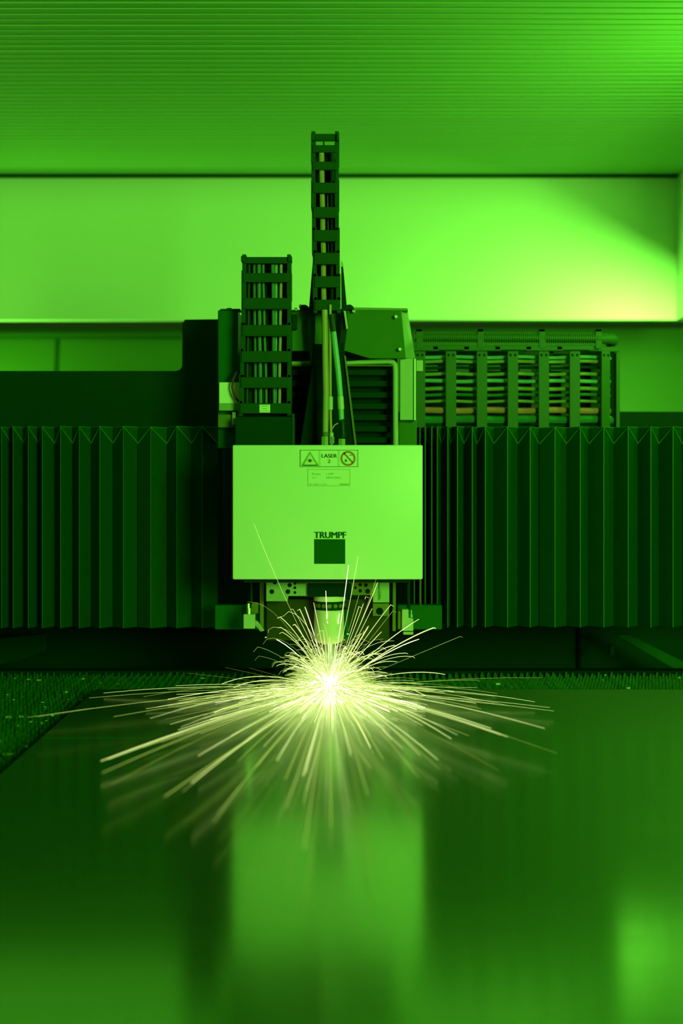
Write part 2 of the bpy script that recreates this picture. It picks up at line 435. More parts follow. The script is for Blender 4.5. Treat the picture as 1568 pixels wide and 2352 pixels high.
# ================================================================ carriage behind the cover
car = thing('carriage', (P(752, 0, .25).x, 0.25, P(0, 1022, .25).z), 'carriage frame with green hood panel and housings above the white cover', 'carriage')
o = MB().pbox(500, 712, 547, 1030, 0.165, 0.13).build('left_housing', M['housing'], car, 0.003)
MB().pbox(520, 707, 532, 712, 0.18, 0.02).pbox(505, 709, 552, 713, 0.16, 0.05).build('housing_cap', M['plastic'], car, 0.002)
o = MB().pbox(503, 878, 552, 943, 0.142, 0.012).build('white_plate', M['stick'], car, 0.001); lab(o, 'pale plate low on the left housing')
MB().pbox(503, 926, 552, 943, 0.1405, 0.003).build('plate_lip', M['bracket'], car)
MB().pbox(500, 952, 541, 982, 0.135, 0.02).build('terminal_block', M['olive'], car, 0.002)
MB().pbox(533, 946, 541, 976, 0.125, 0.01).build('clamp', M['steel'], car, 0.001)
tb = MB().tube([P(px, py, .125) for px, py in ((550, 849), (541, 858), (535, 872), (533, 890), (537, 906), (543, 917), (552, 926))], 0.0028, 8)
o = tb.build('looped_cable', M['brown'], car, smooth=True); lab(o, 'brown looped cable beside the left chain')
# hood panel: front face and slanted return on the right
o = MB().pprism([(664, 712), (814, 709), (921, 710), (932, 823), (848, 823), (793, 806), (664, 806)], 0.17, 0.012).build('hood_panel', M['hood'], car, 0.001)
lab(o, 'green hood panel with bolts right of the tall chain')
def quadplate(pixf, yf, pixb, yb, name, m, th=0.006):
    a = [P(px, py, yf) for px, py in pixf]; b = [P(px, py, yb) for px, py in pixb]
    q = MB(); c = [a[0], b[0], b[1], a[1]]
    nrm = (c[1]-c[0]).cross(c[3]-c[0]).normalized()*th
    q.hexa([c[0], c[1], c[2], c[3], c[0]+nrm, c[1]+nrm, c[2]+nrm, c[3]+nrm])
    return q.build(name, m, car, 0.001)
quadplate([(921, 710), (932, 823)], 0.17, [(935, 709), (954, 823)], 0.23, 'hood_return', M['hood_edge'])
MB().pprism([(814, 706), (935, 708), (937, 713), (814, 712)], 0.166, 0.06).build('hood_lip', M['hood_edge'], car)
for (bx, by) in ((909, 727), (918, 802), (812, 714), (690, 703), (803, 703), (679, 710)):
    MB().disc_y(P(bx, by, 0.155), 0.0042, 0.02, 12).build('bolt', M['steel'], car, 0.0008)
MB().pprism([(688, 711), (688, 705), (694, 700), (702, 700), (708, 704), (712, 711)], 0.15, 0.03).build('mount_foot', M['black'], car)
MB().pprism([(788, 711), (790, 704), (797, 700), (806, 700), (812, 705), (814, 711)], 0.15, 0.03).build('mount_foot', M['black'], car)
MB().pbox(669, 722, 682, 757, 0.15, 0.02).build('side_latch', M['plastic_dark'], car, 0.003)
tp = [P(640, 834, .2), P(790, 834, .2), P(860, 831, .2), P(892, 830, .2), P(902, 832, .2), P(907, 838, .2), P(908, 850, .2), P(908, 1030, .2)]
o = MB().tube(tp, [.0045, .0045, .006, .0065, .0068, .0068, .0068, .0068], 12).build('bent_pipe', M['pale'], car, smooth=True); lab(o, 'pale bent pipe under the hood panel')
MB().pbox(640, 838, 904, 841, 0.195, 0.004).build('frame_wire', M['olive'], car)
MB().pbox(918, 823, 951, 965, 0.19, 0.03).build('side_cover', M['pale'], car, 0.002)
MB().pbox(950, 823, 955, 966, 0.185, 0.04).build('cover_edge', M['steel'], car, 0.001)
MB().pbox(955, 827, 971, 853, 0.26, 0.02).build('tab', M['pale'], car, 0.002)
MB().pbox(915, 960, 957, 1040, 0.22, 0.05).build('lower_cover', M['hood'], car, 0.002)
for k in range(7):
    MB().pbox(640, 848+k*26, 900, 862+k*26, 0.235, 0.02).build('fin', M['black'], car, 0.002)
MB().pbox(560, 800, 912, 1040, 0.262, 0.02).build('back_plate', M['vblack'], car)
MB().pbox(493, 1390, 612, 1446, 0.20, 0.03).build('lower_plate', M['housing'], car, 0.002)
MB().pbox(912, 1390, 1015, 1446, 0.20, 0.03).build('lower_plate', M['housing'], car, 0.002)
MB().pbox(540, 957, 676, 1026, 0.085, 0.06).build('chain_base', M['black'], car, 0.002)
MB().pbox(671, 950, 676, 1026, 0.083, 0.004).build('base_edge', M['plastic'], car)
# dark trapezoid bracket that carries the tall chain
o = MB().pprism([(722, 790), (790, 790), (792, 817), (818, 1030), (688, 1030), (716, 850)], 0.125, 0.02).build('tower_bracket', M['vblack'], car, 0.001)
MB().pprism([(790, 817), (794, 817), (820, 1030), (815, 1030)], 0.118, 0.02).build('bracket_edge', M['olive'], car)
MB().pprism([(718, 600), (722, 600), (724, 720), (722, 790), (730, 836), (722, 850), (712, 830), (706, 745), (709, 712)], 0.13, 0.03).build('bracket_arm', M['plastic_dark'], car, 0.001)
MB().pprism([(783, 600), (787, 603), (797, 712), (798, 745), (791, 800), (784, 832), (778, 790), (784, 745)], 0.13, 0.03).build('bracket_arm', M['plastic_dark'], car, 0.001)
MB().pbox(782, 602, 787, 613, 0.12, 0.01).build('arm_pin', M['steel'], car)
MB().pprism([(789, 714), (794, 714), (799, 754), (795, 756)], 0.115, 0.01).build('strip_tag', M['steel'], car)

# ================================================================ cable chains
def vchain(label, bars, xl, xr, y0, base, hoses, plate_top, see_through=False):
    """upright chain: bars is a list of (top px, bottom px, y offset, left px, right px)"""
    ch = thing('cable_chain', (P((xl+xr)/2, base, y0).x, y0, P(0, base, y0).z), label, 'cable chain')
    nb = len(bars)
    for i, (t0, t1, dy, l, r) in enumerate(bars):
        y = y0+dy
        cb = MB().pbox(l+4, t0, r-4, t1, y, 0.010)
        o = cb.build('crossbar', M['plastic'], ch, 0.0015)
        q = MB().pbox(l+10, t0+4, r-10, t1-4, y-0.0008, 0.002).build('bar_inset', M['plastic'], o)
        t2 = bars[i+1][0] if i+1 < nb else t1+4
        for sd in (0, 1):
            a, b = (l, l+11) if sd == 0 else (r-11, r)
            lk = MB().pbox(a+(0 if i % 2 else 1), t0-6, b-(0 if i % 2 else 1), t2+2, y+0.004, 0.055)
            lk.build('side_link', M['plastic'], ch, 0.0012)
        if not (see_through and i < 1):
            MB().pbox(l+8, t1-2, r-8, t2+2, y+0.046, 0.008).build('back_bar', M['plastic_dark'], ch)
    for k, (hx, hx2, rad, mm, top, bot) in enumerate(hoses):
        ytop = y0+0.024+0.012*(k % 2)
        pts = [P(hx+(hx2-hx)*u+R.uniform(-.6, .6), top+(bot-top)*u, ytop) for u in [j/8 for j in range(9)]]
        MB().tube(pts, rad*S(y0), 8).build('hose', M[mm], ch, smooth=True)
    return ch
bars1 = [(590, 605, .012, 555, 669), (627, 648, .004, 554, 669), (684, 710, .0, 553, 669), (746, 772, .0, 552, 669), (806, 832, .0, 550, 669), (866, 891, .0, 549, 669), (926, 950, .0, 547, 669)]
hs1 = [(572, 566, 3.5, 'hose_dk', 608, 948), (584, 588, 4.5, 'hose_gn', 608, 948), (594, 599, 4.5, 'hose_gn', 608, 948), (606, 607, 3.5, 'hose_pale', 690, 948),
       (604, 612, 3.0, 'hose_gn', 608, 948), (628, 622, 4.0, 'hose_dk', 608, 948), (626, 630, 4.0, 'hose_gn', 608, 948), (634, 634, 4.5, 'hose_bright', 608, 948), (645, 641, 3.5, 'hose_ol', 608, 948), (655, 652, 3.5, 'hose_dk', 608, 948)]
ch1 = vchain('short wide upright cable chain with green hoses, left of the tall chain', bars1, 553, 669, 0.10, 950, hs1, 590)
tagm = MB().pbox(595, 929, 620, 948, 0.096, 0.004).build('name_tag', M['stick'], ch1, 0.0012); lab(tagm, 'small white label on the lowest bar')
tx = MB()
for k, (yy, w0) in enumerate(((932, 9), (938, 5), (942.5, 11), (945, 11))):
    tx.pbox(607-w0, yy, 607+w0, yy+(1.4 if k < 2 else 0.6), 0.0955, 0.0004)
tx.build('lettering', M['print_soft'], tagm)
MB().pbox(553, 588, 562, 600, 0.105, 0.03).pbox(661, 588, 670, 600, 0.105, 0.03).build('end_lug', M['plastic'], ch1, 0.001)

bars2 = [(307, 323, .070, 714, 779), (333, 350, .034, 714, 779), (371, 390, .012, 714, 779), (419, 443, .003, 714, 779), (475, 500, 0, 715, 779), (528, 554, 0, 716, 780),
         (580, 607, 0, 717, 781), (634, 660, 0, 718, 782), (688, 713, 0, 719, 783)]
hs2 = [(738, 744, 6.5, 'hose_ol', 352, 716), (752, 757, 1.2, 'hose_pale', 420, 716), (764, 764, 6, 'hose_dk', 352, 716)]
ch2 = vchain('tall narrow upright cable chain rising above the cutting head to the ceiling line', bars2, 714, 779, 0.07, 713, hs2, 306, True)
MB().pbox(714, 306, 720, 322, 0.13, 0.05).pbox(773, 306, 779, 322, 0.13, 0.05).build('end_lug', M['plastic'], ch2, 0.001)
MB().pbox(741, 323, 745, 334, 0.13, 0.008).build('divider', M['plastic'], ch2)

# free hoses between the tall chain and the head
def hose(label, pts, r, mm, name='hose'):
    o = MB().tube(pts, r, 12).build(name, M[mm], smooth=True); tag(o, label, 'hose'); return o
yh = 0.062
h = hose('thick pale olive hose hanging from the tall chain into the cover', [P(745, 712, yh), P(746, 760, yh), P(747, 830, yh), P(748.5, 900, yh), P(747.5, 960, yh), P(747, 1024, yh)], [.0068, .0070, .0072, .0072, .0070, .0066], 'hose_ol', 'supply_hose')
MB().tube([P(747, 992, yh-.001), P(747, 1003, yh-.001)], 0.0066, 12).build('sleeve', M['olive'], h)
MB().tube([P(746, 1003, yh-.001), P(746, 1024, yh-.001)], 0.0085, 6).build('connector', M['bracket'], h)
h = hose('thin dark hose with a white sleeve and brass connector beside the olive hose', [P(758, 700, yh+.004), P(758, 800, yh+.004), P(758.5, 900, yh), P(759, 960, yh), P(761, 1024, yh)], .0032, 'hose_ol', 'supply_hose')
o = MB().tube([P(758.5, 911, yh-.001), P(758.5, 941, yh-.001)], 0.0060, 12).build('label_sleeve', M['pale'], h)
MB().tube([P(761, 994, yh-.001), P(761, 1003, yh-.001)], 0.0050, 10).build('ferrule', M['pale'], h)
o = MB().tube([P(762, 1003, yh-.002), P(762, 1019, yh-.002)], 0.0064, 6).build('connector', M['steel'], h); lab(o, 'bright brass connector')
MB().tube([P(763, 985, yh-.003), P(766, 979, yh-.003), P(770, 975, yh-.003), P(776, 972, yh-.003)], 0.0013, 6).build('cable_tie', M['pale'], h)
h = hose('bright green hose curving down from the tall chain to a dark boot', [P(761, 725, yh), P(763, 745, yh), P(766, 764, yh), P(771, 810, yh), P(777, 860, yh), P(782, 920, yh), P(784, 966, yh)], [.0045, .0048, .0062, .0066, .0066, .0064, .0062], 'hose_bright', 'supply_hose')
MB().tube([P(760.5, 722, yh-.001), P(763, 745, yh-.001), P(765.5, 762, yh-.001)], [.0045, .0056, .0060], 12).build('upper_boot', M['hose_dk'], h, smooth=True)
MB().tube([P(781.3, 911, yh-.001), P(783, 940, yh-.001)], 0.0072, 12).build('label_sleeve', M['pale'], h)
MB().tube([P(784, 964, yh-.001), P(786, 970, yh-.001), P(787, 985, yh-.001), P(788, 1000, yh-.001), P(785, 1008, yh-.001)], [.0062, .0050, .0050, .0062, .0050], 12).build('boot', M['hose_dk'], h, smooth=True)
MB().tube([P(785, 1008, yh-.001), P(785, 1026, yh-.001)], 0.0085, 6).build('connector', M['bracket'], h)

# horizontal chain on the right, bending away at its right end
yc = 0.46
hc = thing('cable_chain', (P(1180, 980, yc).x, yc, P(0, 985, yc).z), 'wide horizontal cable chain behind the right bellows, carrying stacked hoses', 'cable chain')
RB = 0.062
xs0 = P(1372, 0, yc).x
def path(s):              # arc length s along the chain; 0 = start of the bend, negative = straight run to the left
    if s <= 0: return xs0+s, yc, 0.0
    a = s/RB
    if a < math.pi: return xs0+RB*math.sin(a), yc+RB*(1-math.cos(a)), a
    return xs0-(s-math.pi*RB), yc+2*RB, math.pi
PIT = 71.0*S(yc)
s0 = (1390-1372-71*2)*S(yc)
zt_, zb_ = P(0, 806, yc).z, P(0, 1000, yc).z
def obox(m, c, a, hx, hy, z0, z1):
    ca, sa = math.cos(a), math.sin(a); q = []
    for z in (z0, z1):
        for u, v in ((-hx, -hy), (hx, -hy), (hx, hy), (-hx, hy)):
            q.append((c[0]+u*ca-v*sa, c[1]+u*sa+v*ca, z))
    m.hexa(q)
for k in range(-4, 7):
    s = s0+k*PIT
    x, y, a = path(s)
    wv = 0.0135 if k <= 1 else 0.0125
    m = MB(); obox(m, (x, y), a, wv, 0.005, zb_, zt_)
    up = m.build('crossbar', M['plastic_side'], hc, 0.0015)
    if k < 4:
        q = MB()
        for u in (-.006, .006):
            cx, cy = x+u*math.cos(a)+.0052*math.sin(a), y+u*math.sin(a)-.0052*math.cos(a)
            obox(q, (cx, cy), a, .0022, .0006, zt_-.014, zt_-.008)
        q.build('bar_socket', M['hole'], up)
    for zz, nm in ((zt_, 'link'), (zb_-.012, 'link')):
        q = MB()
        x1, y1, a1 = path(s-PIT*.55); x2, y2, a2 = path(s+PIT*.55)
        am = math.atan2(y2-y1, x2-x1)
        obox(q, ((x1+x2)/2, (y1+y2)/2), am, math.hypot(x2-x1, y2-y1)/2+.004, .011, zz-.001 + (0.002 if k % 2 else 0), zz+.012+(0.002 if k % 2 else 0))
        q.build(nm, M['plastic_side'], hc, 0.002)
# hoses stacked in the chain
hl = [(819, 4, 'hose_bright'), (829, 4, 'hose_pale'), (843, 3, 'hose_dk'), (858, 4, 'hose_pale'), (874, 4.5, 'hose_bright'), (892, 4.5, 'hose_pale'), (906, 3.5, 'hose_gn'), (921, 3.5, 'hose_pale'), (942, 7.5, 'hose_tan'), (963, 10, 'hose_gn'), (980, 6, 'hose_dk')]
for py, r, mm in hl:
    z = P(0, py, yc).z
    pts = []
    for j in range(34):
        s = -0.50+j*(0.50+math.pi*RB*.62)/33
        x, y, a = path(s)
        off = 0.022+0.003*math.sin(j*.9+py)
        pts.append((x-off*math.sin(a), y+off*math.cos(a), z+.0012*math.sin(j*.7+py*1.3)))
    MB().tube(pts, r*S(yc), 8).build('hose', M[mm], hc, smooth=True)
for k in range(5):
    MB().pbox(975+72*k, 838, 1005+72*k, 853+3*(k % 2), yc+.03, 0.02).build('cable_clip', M['plastic_side'], hc, 0.002)
# corrugated conduit on top
zc_ = P(0, 774, yc).z
m = MB(); pts = []; rr = []
xa, xb = P(950, 0, yc).x, P(1368, 0, yc).x
nr = 340
for j in range(nr):
    pts.append((xa+(xb-xa)*j/(nr-1), yc, zc_-(2.5*S(yc))*j/(nr-1))); rr.append((12.2 if j % 4 < 2 else 9.4)*S(yc))
o = m.tube(pts, rr, 12).build('conduit', M['conduit'], hc, smooth=True, angle=60); lab(o, 'ribbed conduit along the top of the chain')
z2 = zc_-.004
m = MB().tube([(P(1368, 0, yc).x, yc, z2), (P(1395, 0, yc).x, yc, z2), (P(1407, 0, yc).x, yc+.006, z2-.001), (P(1412, 0, yc).x, yc+.022, z2-.003), (P(1412, 0, yc).x, yc+.06, z2-.005)], 12.5*S(yc), 14)
m.build('elbow', M['plastic_side'], hc, smooth=True)
for bx in (964, 1105, 1246, 1376):
    m = MB().pbox(bx-9, 755, bx+6, 801, yc-.012, 0.006)
    m.pbox(bx-9, 755, bx+6, 763, yc-.012, 0.03)
    m.build('conduit_bracket', M['plastic_side'], hc, 0.0015)
m = MB().ring_y(P(1376, 776, yc), .010, .0135, .008)

# ================================================================ cutting head
hd = thing('cutting_head', (P(752, 1331, 0.1).x, 0.1, 0.01), 'white laser cutting head with a square dark emblem, spraying sparks at its nozzle', 'cutting head')
a = P(533.5, 1331, 0); b = P(970.5, 1022, 0)
cov = MB().box(a.x, b.x, 0, 0.075, a.z, b.z).build('front_cover', M['white'], hd, 0.0035, 3, smooth=True)
yf = -0.0006
# printed laser warning sticker
def frame(m, x0, y0, x1, y1, t, yy, d=0.0004):
    m.pbox(x0, y0, x1, y0+t, yy, d); m.pbox(x0, y1-t, x1, y1, yy, d); m.pbox(x0, y0, x0+t, y1, yy, d); m.pbox(x1-t, y0, x1, y1, yy, d)
MB().pbox(688.5, 1033.5, 822.5, 1072.5, yf, 0.001).build('warning_sticker', M['stick'], cov)
m = MB(); frame(m, 688.5, 1033.5, 822.5, 1072.5, 1.1, yf-.0004); m.build('sticker_border', M['print'], cov)
M['rule'] = mat('sticker_rule', (0.48, 0.66, 0.34), .4)
for x0, x1 in ((731, 736), (775, 780), (689, 692), (819, 822)): MB().pbox(x0, 1034, x1, 1072, yf-.0003, .0003).build('sticker_rule', M['rule'], cov)
m = MB().pprism([(691.5, 1069.5), (711.5, 1036.5), (732, 1069.5)], yf-.0006, .0002).build('warning_triangle', M['print_soft'], cov)
m = MB().pprism([(698, 1066.8), (711.5, 1042.5), (726, 1066.8)], yf-.0009, .0002).build('triangle_field', M['yellow'], cov)
m = MB().pbox(694, 1068, 730, 1070, yf-.0010, .0002)
for k in range(12):
    th = math.pi*2*k/12; ln = 10.5 if k % 6 == 0 else 7.0
    cx, cy = 711.5, 1058.0
    ux, uy = math.cos(th), math.sin(th)
    m.pprism([(cx-uy*.7, cy+ux*.7), (cx+uy*.7, cy-ux*.7), (cx+ux*ln, cy+uy*ln*.8)], yf-.0013, .0002)
m.disc_y(P(711.5, 1058, yf-.0014), .0031, .0003)
m.build('laser_symbol', M['print'], cov)
m = MB().ring_y(P(799, 1053, yf-.0008), 13.0*S(0), 17.2*S(0), .0004)
m.pprism([(788, 1041.5), (790.5, 1039), (811, 1061.5), (808.5, 1064)], yf-.0008, .0003)
m.build('prohibition_ring', M['red'], cov)
m = MB(); cx, cy = 794, 1058
for k in range(10):
    th = math.pi*2*k/10; ux, uy = math.cos(th), math.sin(th)
    m.pprism([(cx-uy*.5, cy+ux*.5), (cx+uy*.5, cy-ux*.5), (cx+ux*5, cy+uy*5)], yf-.0006, .0002)
m.disc_y(P(cx, cy, yf-.0007), .0018, .0002)
m.pprism([(800, 1045.2), (806, 1044.8), (810, 1043.2), (809, 1045.6), (804, 1046.4)], yf-.0006, .0002)
m.build('eye_symbol', M['print'], cov)
text_obj('lettering', 'LASER', 755.5, 1047, 8.4, yf-.0006, M['print'], cov, 35, bold=0.8)
text_obj('lettering', '2', 755.5, 1059.3, 7.8, yf-.0006, M['print'], cov, 7.5)
MB().pbox(706.5, 1077.5, 804, 1116.5, yf, .001).build('data_sticker', M['stick'], cov)
m = MB(); frame(m, 706.5, 1077.5, 804, 1116.5, 0.9, yf-.0003); m.build('sticker_border', M['print_soft'], cov)
text_obj('lettering', 'Pmax:', 726.5, 1088.5, 5.2, yf-.0006, M['print_soft'], cov, 20)
text_obj('lettering', '1 mW', 757.5, 1088.3, 4.6, yf-.0006, M['print_soft'], cov, 17)
text_obj('lettering', 'λ=', 721.5, 1096.7, 4.4, yf-.0006, M['print_soft'], cov, 10)
text_obj('lettering', '650±10nm', 766, 1096.7, 4.6, yf-.0006, M['print_soft'], cov, 34)
text_obj('lettering', 'IEC 60825-1: 2014', 730, 1112.6, 3.2, yf-.0006, M['print_soft'], cov, 40)
MB().pbox(779.5, 1111.4, 801.5, 1113.8, yf-.0006, .0002).build('lettering', M['print_soft'], cov)
text_obj('lettering', 'TRUMPF', 757.3, 1229, 14.6, yf-.0006, M['logo'], cov, 73, bold=1.6)
MB().pbox(721.5, 1238.5, 792.5, 1295, yf-.0006, .0012).build('emblem', M['logo'], cov)
# body behind the cover
MB().pbox(545, 1032, 958, 1330, 0.077, 0.13).build('head_body', M['black'], hd, 0.004)
MB().pbox(560, 1331, 935, 1338, 0.02, 0.12).build('seal_strip', M['vblack'], hd)
def plate_with_holes(name, outline, y, d, m, holes):
    o = MB().pprism(outline, y, d).build(name, m, hd, 0.0008)
    for hx, hy, hr in holes:
        MB().disc_y(P(hx, hy, y-.0006), hr*S(y), .001, 14).build('bore', M['hole'], o)
    return o
plate_with_holes('left_bracket', [(611, 1330), (711, 1330), (711, 1369), (662, 1369), (660, 1381), (611, 1381)], 0.085, 0.012, M['bracket'],
    [(631, 1338, 4.6), (624, 1359, 5.4), (665, 1344, 4.8), (661, 1359, 5.4), (677, 1340, 3.2), (677, 1350, 3.2), (677, 1361, 3.2)])
MB().pbox(680, 1333, 712, 1342, 0.078, 0.01).build('bracket_tab', M['olive'], hd, .001)
plate_with_holes('right_bracket', [(806, 1330), (856, 1330), (856, 1367), (806, 1367)], 0.085, 0.012, M['olive'],
    [(827, 1343, 4), (840, 1344, 4.2), (844, 1358, 5.6), (827, 1357, 4), (816, 1350, 3)])
MB().pbox(612, 1376, 894, 1471, 0.135, 0.02).build('olive_plate', M['olive_dk'], hd, .001)
MB().pbox(706, 1337, 795, 1371, 0.075, 0.05).build('collar_block', M['vblack'], hd, .002)
MB().pbox(702, 1332, 830, 1339, 0.055, 0.04).build('cover_rail', M['olive'], hd, .001)
MB().pbox(596, 1331, 605, 1445, 0.12, 0.012).build('guide_rod', M['olive'], hd, .002)
MB().pbox(901, 1331, 909, 1450, 0.12, 0.012).build('guide_rod', M['olive'], hd, .002)
s_ = MB().pbox(559, 1411, 585, 1444, 0.10, 0.03).build('left_sensor', M['pale'], hd, .001)
MB().tube([P(570, 1386, .11), P(570, 1397, .11), P(571, 1397, .11), P(571, 1412, .11)], [.0042, .0042, .0058, .0058], 10).build('plug', M['steel'], s_)
MB().pbox(577, 1385, 593, 1409, 0.125, 0.02).build('sensor_arm', M['olive'], s_, .001)
MB().pprism([(585, 1424), (592, 1428), (607, 1449), (598, 1451), (586, 1437)], 0.115, 0.015).build('sensor_strut', M['bracket'], s_, .001)
s_ = MB().pprism([(923, 1400), (938, 1400), (938, 1419), (949, 1421), (949, 1449), (923, 1449)], 0.10, 0.03).build('right_sensor', M['pale'], hd, .001)
MB().tube([P(944, 1401, .11), P(944, 1411, .11), P(944, 1411, .11), P(944, 1418, .11)], [.0022, .0022, .004, .004], 10).build('plug', M['steel'], s_)
MB().pbox(914, 1403, 923, 1445, 0.11, 0.02).build('sensor_arm', M['olive'], s_, .001)
MB().pbox(926, 1451, 949, 1458, 0.105, 0.02).build('sensor_foot', M['bracket'], s_, .001)
fp = MB().pbox(856, 1330, 894, 1384, 0.09, 0.02).build('scale_plate', M['bracket'], hd, .001)
m = MB()
for k in range(15):
    yy = 1337+k*2.8; wv = R.choice((3, 4.2, 5))
    m.pbox(868, yy, 868+wv*1.3, yy+1.5, 0.0893, .0006)
m.build('lettering', M['print'], fp)
fo = MB().pbox(856, 1386, 893, 1415, 0.09, 0.03).build('port_block', M['olive'], hd, .001)
MB().disc_y(P(871.5, 1404, 0.0893), 8.2*S(.09), .001, 20).build('port', M['hole'], fo)
MB().tube([P(966, 1328, .08), P(966, 1392, .08)], .0011, 6).build('thin_wire', M['olive'], hd)
MB().tube([P(577, 1331, .13), P(577, 1384, .13)], .003, 8).build('thin_wire', M['black'], hd)
MB().tube([P(938, 1331, .13), P(938, 1400, .13)], .004, 8).build('thin_wire', M['black'], hd)
# nozzle: lathed about the beam axis
ax = P(757, 0, 0.106).x; ay = 0.106
Z = lambda py: P(0, py, 0.068).z
MB().lathe([(.0355, Z(1383)), (.036, Z(1382)), (.036, Z(1372)), (.035, Z(1371))], ax, ay, 32).build('nozzle_flange', M['nozzle'], hd, smooth=True)
kn = MB().lathe([(.0335, Z(1403)), (.034, Z(1402)), (.034, Z(1384)), (.0335, Z(1383))], ax, ay, 32).build('knurled_ring', M['black'], hd, smooth=True)
m = MB()
for k in range(16):
    th = math.pi*2*k/16
    c0 = Vector((ax+.034*math.cos(th), ay+.034*math.sin(th), Z(1393)))
    m.tube([c0, c0+Vector((math.cos(th), math.sin(th), 0))*.0016], .005, 8)
m.build('ring_dimples', M['olive'], kn)
MB().lathe([(.010, Z(1484)), (.022, Z(1481)), (.030, Z(1477)), (.034, Z(1470)), (.0355, Z(1460)), (.0355, Z(1404)), (.034, Z(1403))], ax, ay, 32).build('nozzle_body', M['nozzle'], hd, smooth=True)
MB().lathe([(.0035, .010), (.006, .014), (.011, .050), (.013, Z(1484)), (.013, Z(1482))], ax, ay, 24).build('nozzle_tip', M['steel'], hd, smooth=True)
MB().pbox(793, 1400, 800, 1474, 0.085, 0.03).build('sensor_strip', M['housing'], hd, .001)
MB().pbox(796, 1455, 801, 1457.5, 0.083, 0.002).build('status_light', M['led'], hd)

# ================================================================ sparks
O = Vector((P(758, 0, .106).x, .106, .004))
sp = thing('spark_burst', (O.x, O.y, 0.0), 'burst of glowing yellow sparks spraying from the cut under the nozzle', 'sparks')
def streak(m, pts, r):
    n = len(pts)
    rad = []
    for i in range(n):
        u = i/(n-1)
        k = 0.45+0.55*min(1, u*1.6)
        if u > 0.93: k *= 0.7
        rad.append(r*k)
    m.tube(pts, rad, 4, cap=True)
def bez(a, c, b, n=9, hook=None):
    pts = []
    for i in range(n):
        u = i/(n-1); pts.append(a*(1-u)**2+c*2*u*(1-u)+b*u*u)
    if hook: pts.append(pts[-1]+hook)
    return pts
def zat(py, z): return (CH-z)*FPX/(py-1083)-CD          # depth plane on which height z shows at row py
count = 0
def add(pts, r, mm):
    global count
    m = MB(); streak(m, pts, r); m.build('spark_streak', M[mm], sp); count += 1
# the large streaks, each with its own length, width and droop: frame end point, half width (mm), heat, bulge
up = [(583,1203,.5,'s_mid',.012),(800,1298,.9,'s_hot',.004),(822,1278,.7,'s_mid',.004),(868,1336,1.2,'s_mid',.004),(866,1323,.5,'s_low',.004),(757,1334,1.0,'s_hot',.004),
 (748,1357,1.0,'s_hot',.005),(720,1384,.9,'s_mid',.012),(700,1394,1.1,'s_hot',.014),(688,1399,1.2,'s_mid',.014),(672,1399,.6,'s_mid',.02),(643,1417,1.0,'s_mid',.022),(677,1434,1.4,'s_mid',.016),
 (645,1441,.8,'s_mid',.02),(648,1452,.8,'s_mid',.02),(616,1462,1.1,'s_hot',.022),(897,1389,.9,'s_mid',.012),(902,1403,.5,'s_low',.006),(962,1422,1.2,'s_mid',.014),(995,1442,1.7,'s_mid',.016),
 (962,1468,1.1,'s_hot',.015),(905,1482,1.1,'s_mid',.018),(1056,1462,.5,'s_low',.004),(863,1408,1.8,'s_mid',.005),(840,1370,.8,'s_mid',.004),(826,1360,.6,'s_low',.004),(785,1349,.7,'s_mid',.006),
 (779,1408,1.0,'s_hot',.004),(824,1393,.8,'s_mid',.003),(854,1398,.7,'s_mid',.006),(876,1451,1.1,'s_mid',.008),(829,1455,1.2,'s_mid',.006),(735,1410,.8,'s_mid',.01),(742,1448,.8,'s_mid',.008),
 (768,1440,1.3,'s_hot',.004),(1022,1549,1.0,'s_mid',.018),(932,1500,.8,'s_mid',.02),(948,1508,.7,'s_mid',.022),(912,1520,.8,'s_mid',.02),(517,1568,.9,'s_mid',.022),(536,1579,1.1,'s_mid',.02),(640,1527,.8,'s_mid',.02),
 (430,1546,.35,'s_dim',.002),(517,1533,.35,'s_dim',.002),(572,1534,.35,'s_dim',.002),(1095,1562,.4,'s_low',.006),(655,1506,.7,'s_mid',.018),(664,1512,.7,'s_mid',.018),(885,1545,.8,'s_mid',.015),(978,1598,.9,'s_mid',.02)]
for px, py, r, mm, bl in up:
    ye = -.05 if py < 1331 else .106+R.uniform(-.10, .04)
    e = P(px, py, ye)
    c = (O+e)*.5+Vector(((e.x-O.x)*.12, 0, bl*2+(e.z-O.z)*.05))
    if py < 1331: c.y = -.11
    d = 1 if px > 758 else -1
    hk = Vector((d*R.uniform(.004, .008), 0, -R.uniform(.001, .004))) if py > 1330 and mm != 's_dim' and R.random() < .6 else None
    add(bez(O, c, e, 10, hk), r*.00072, mm)
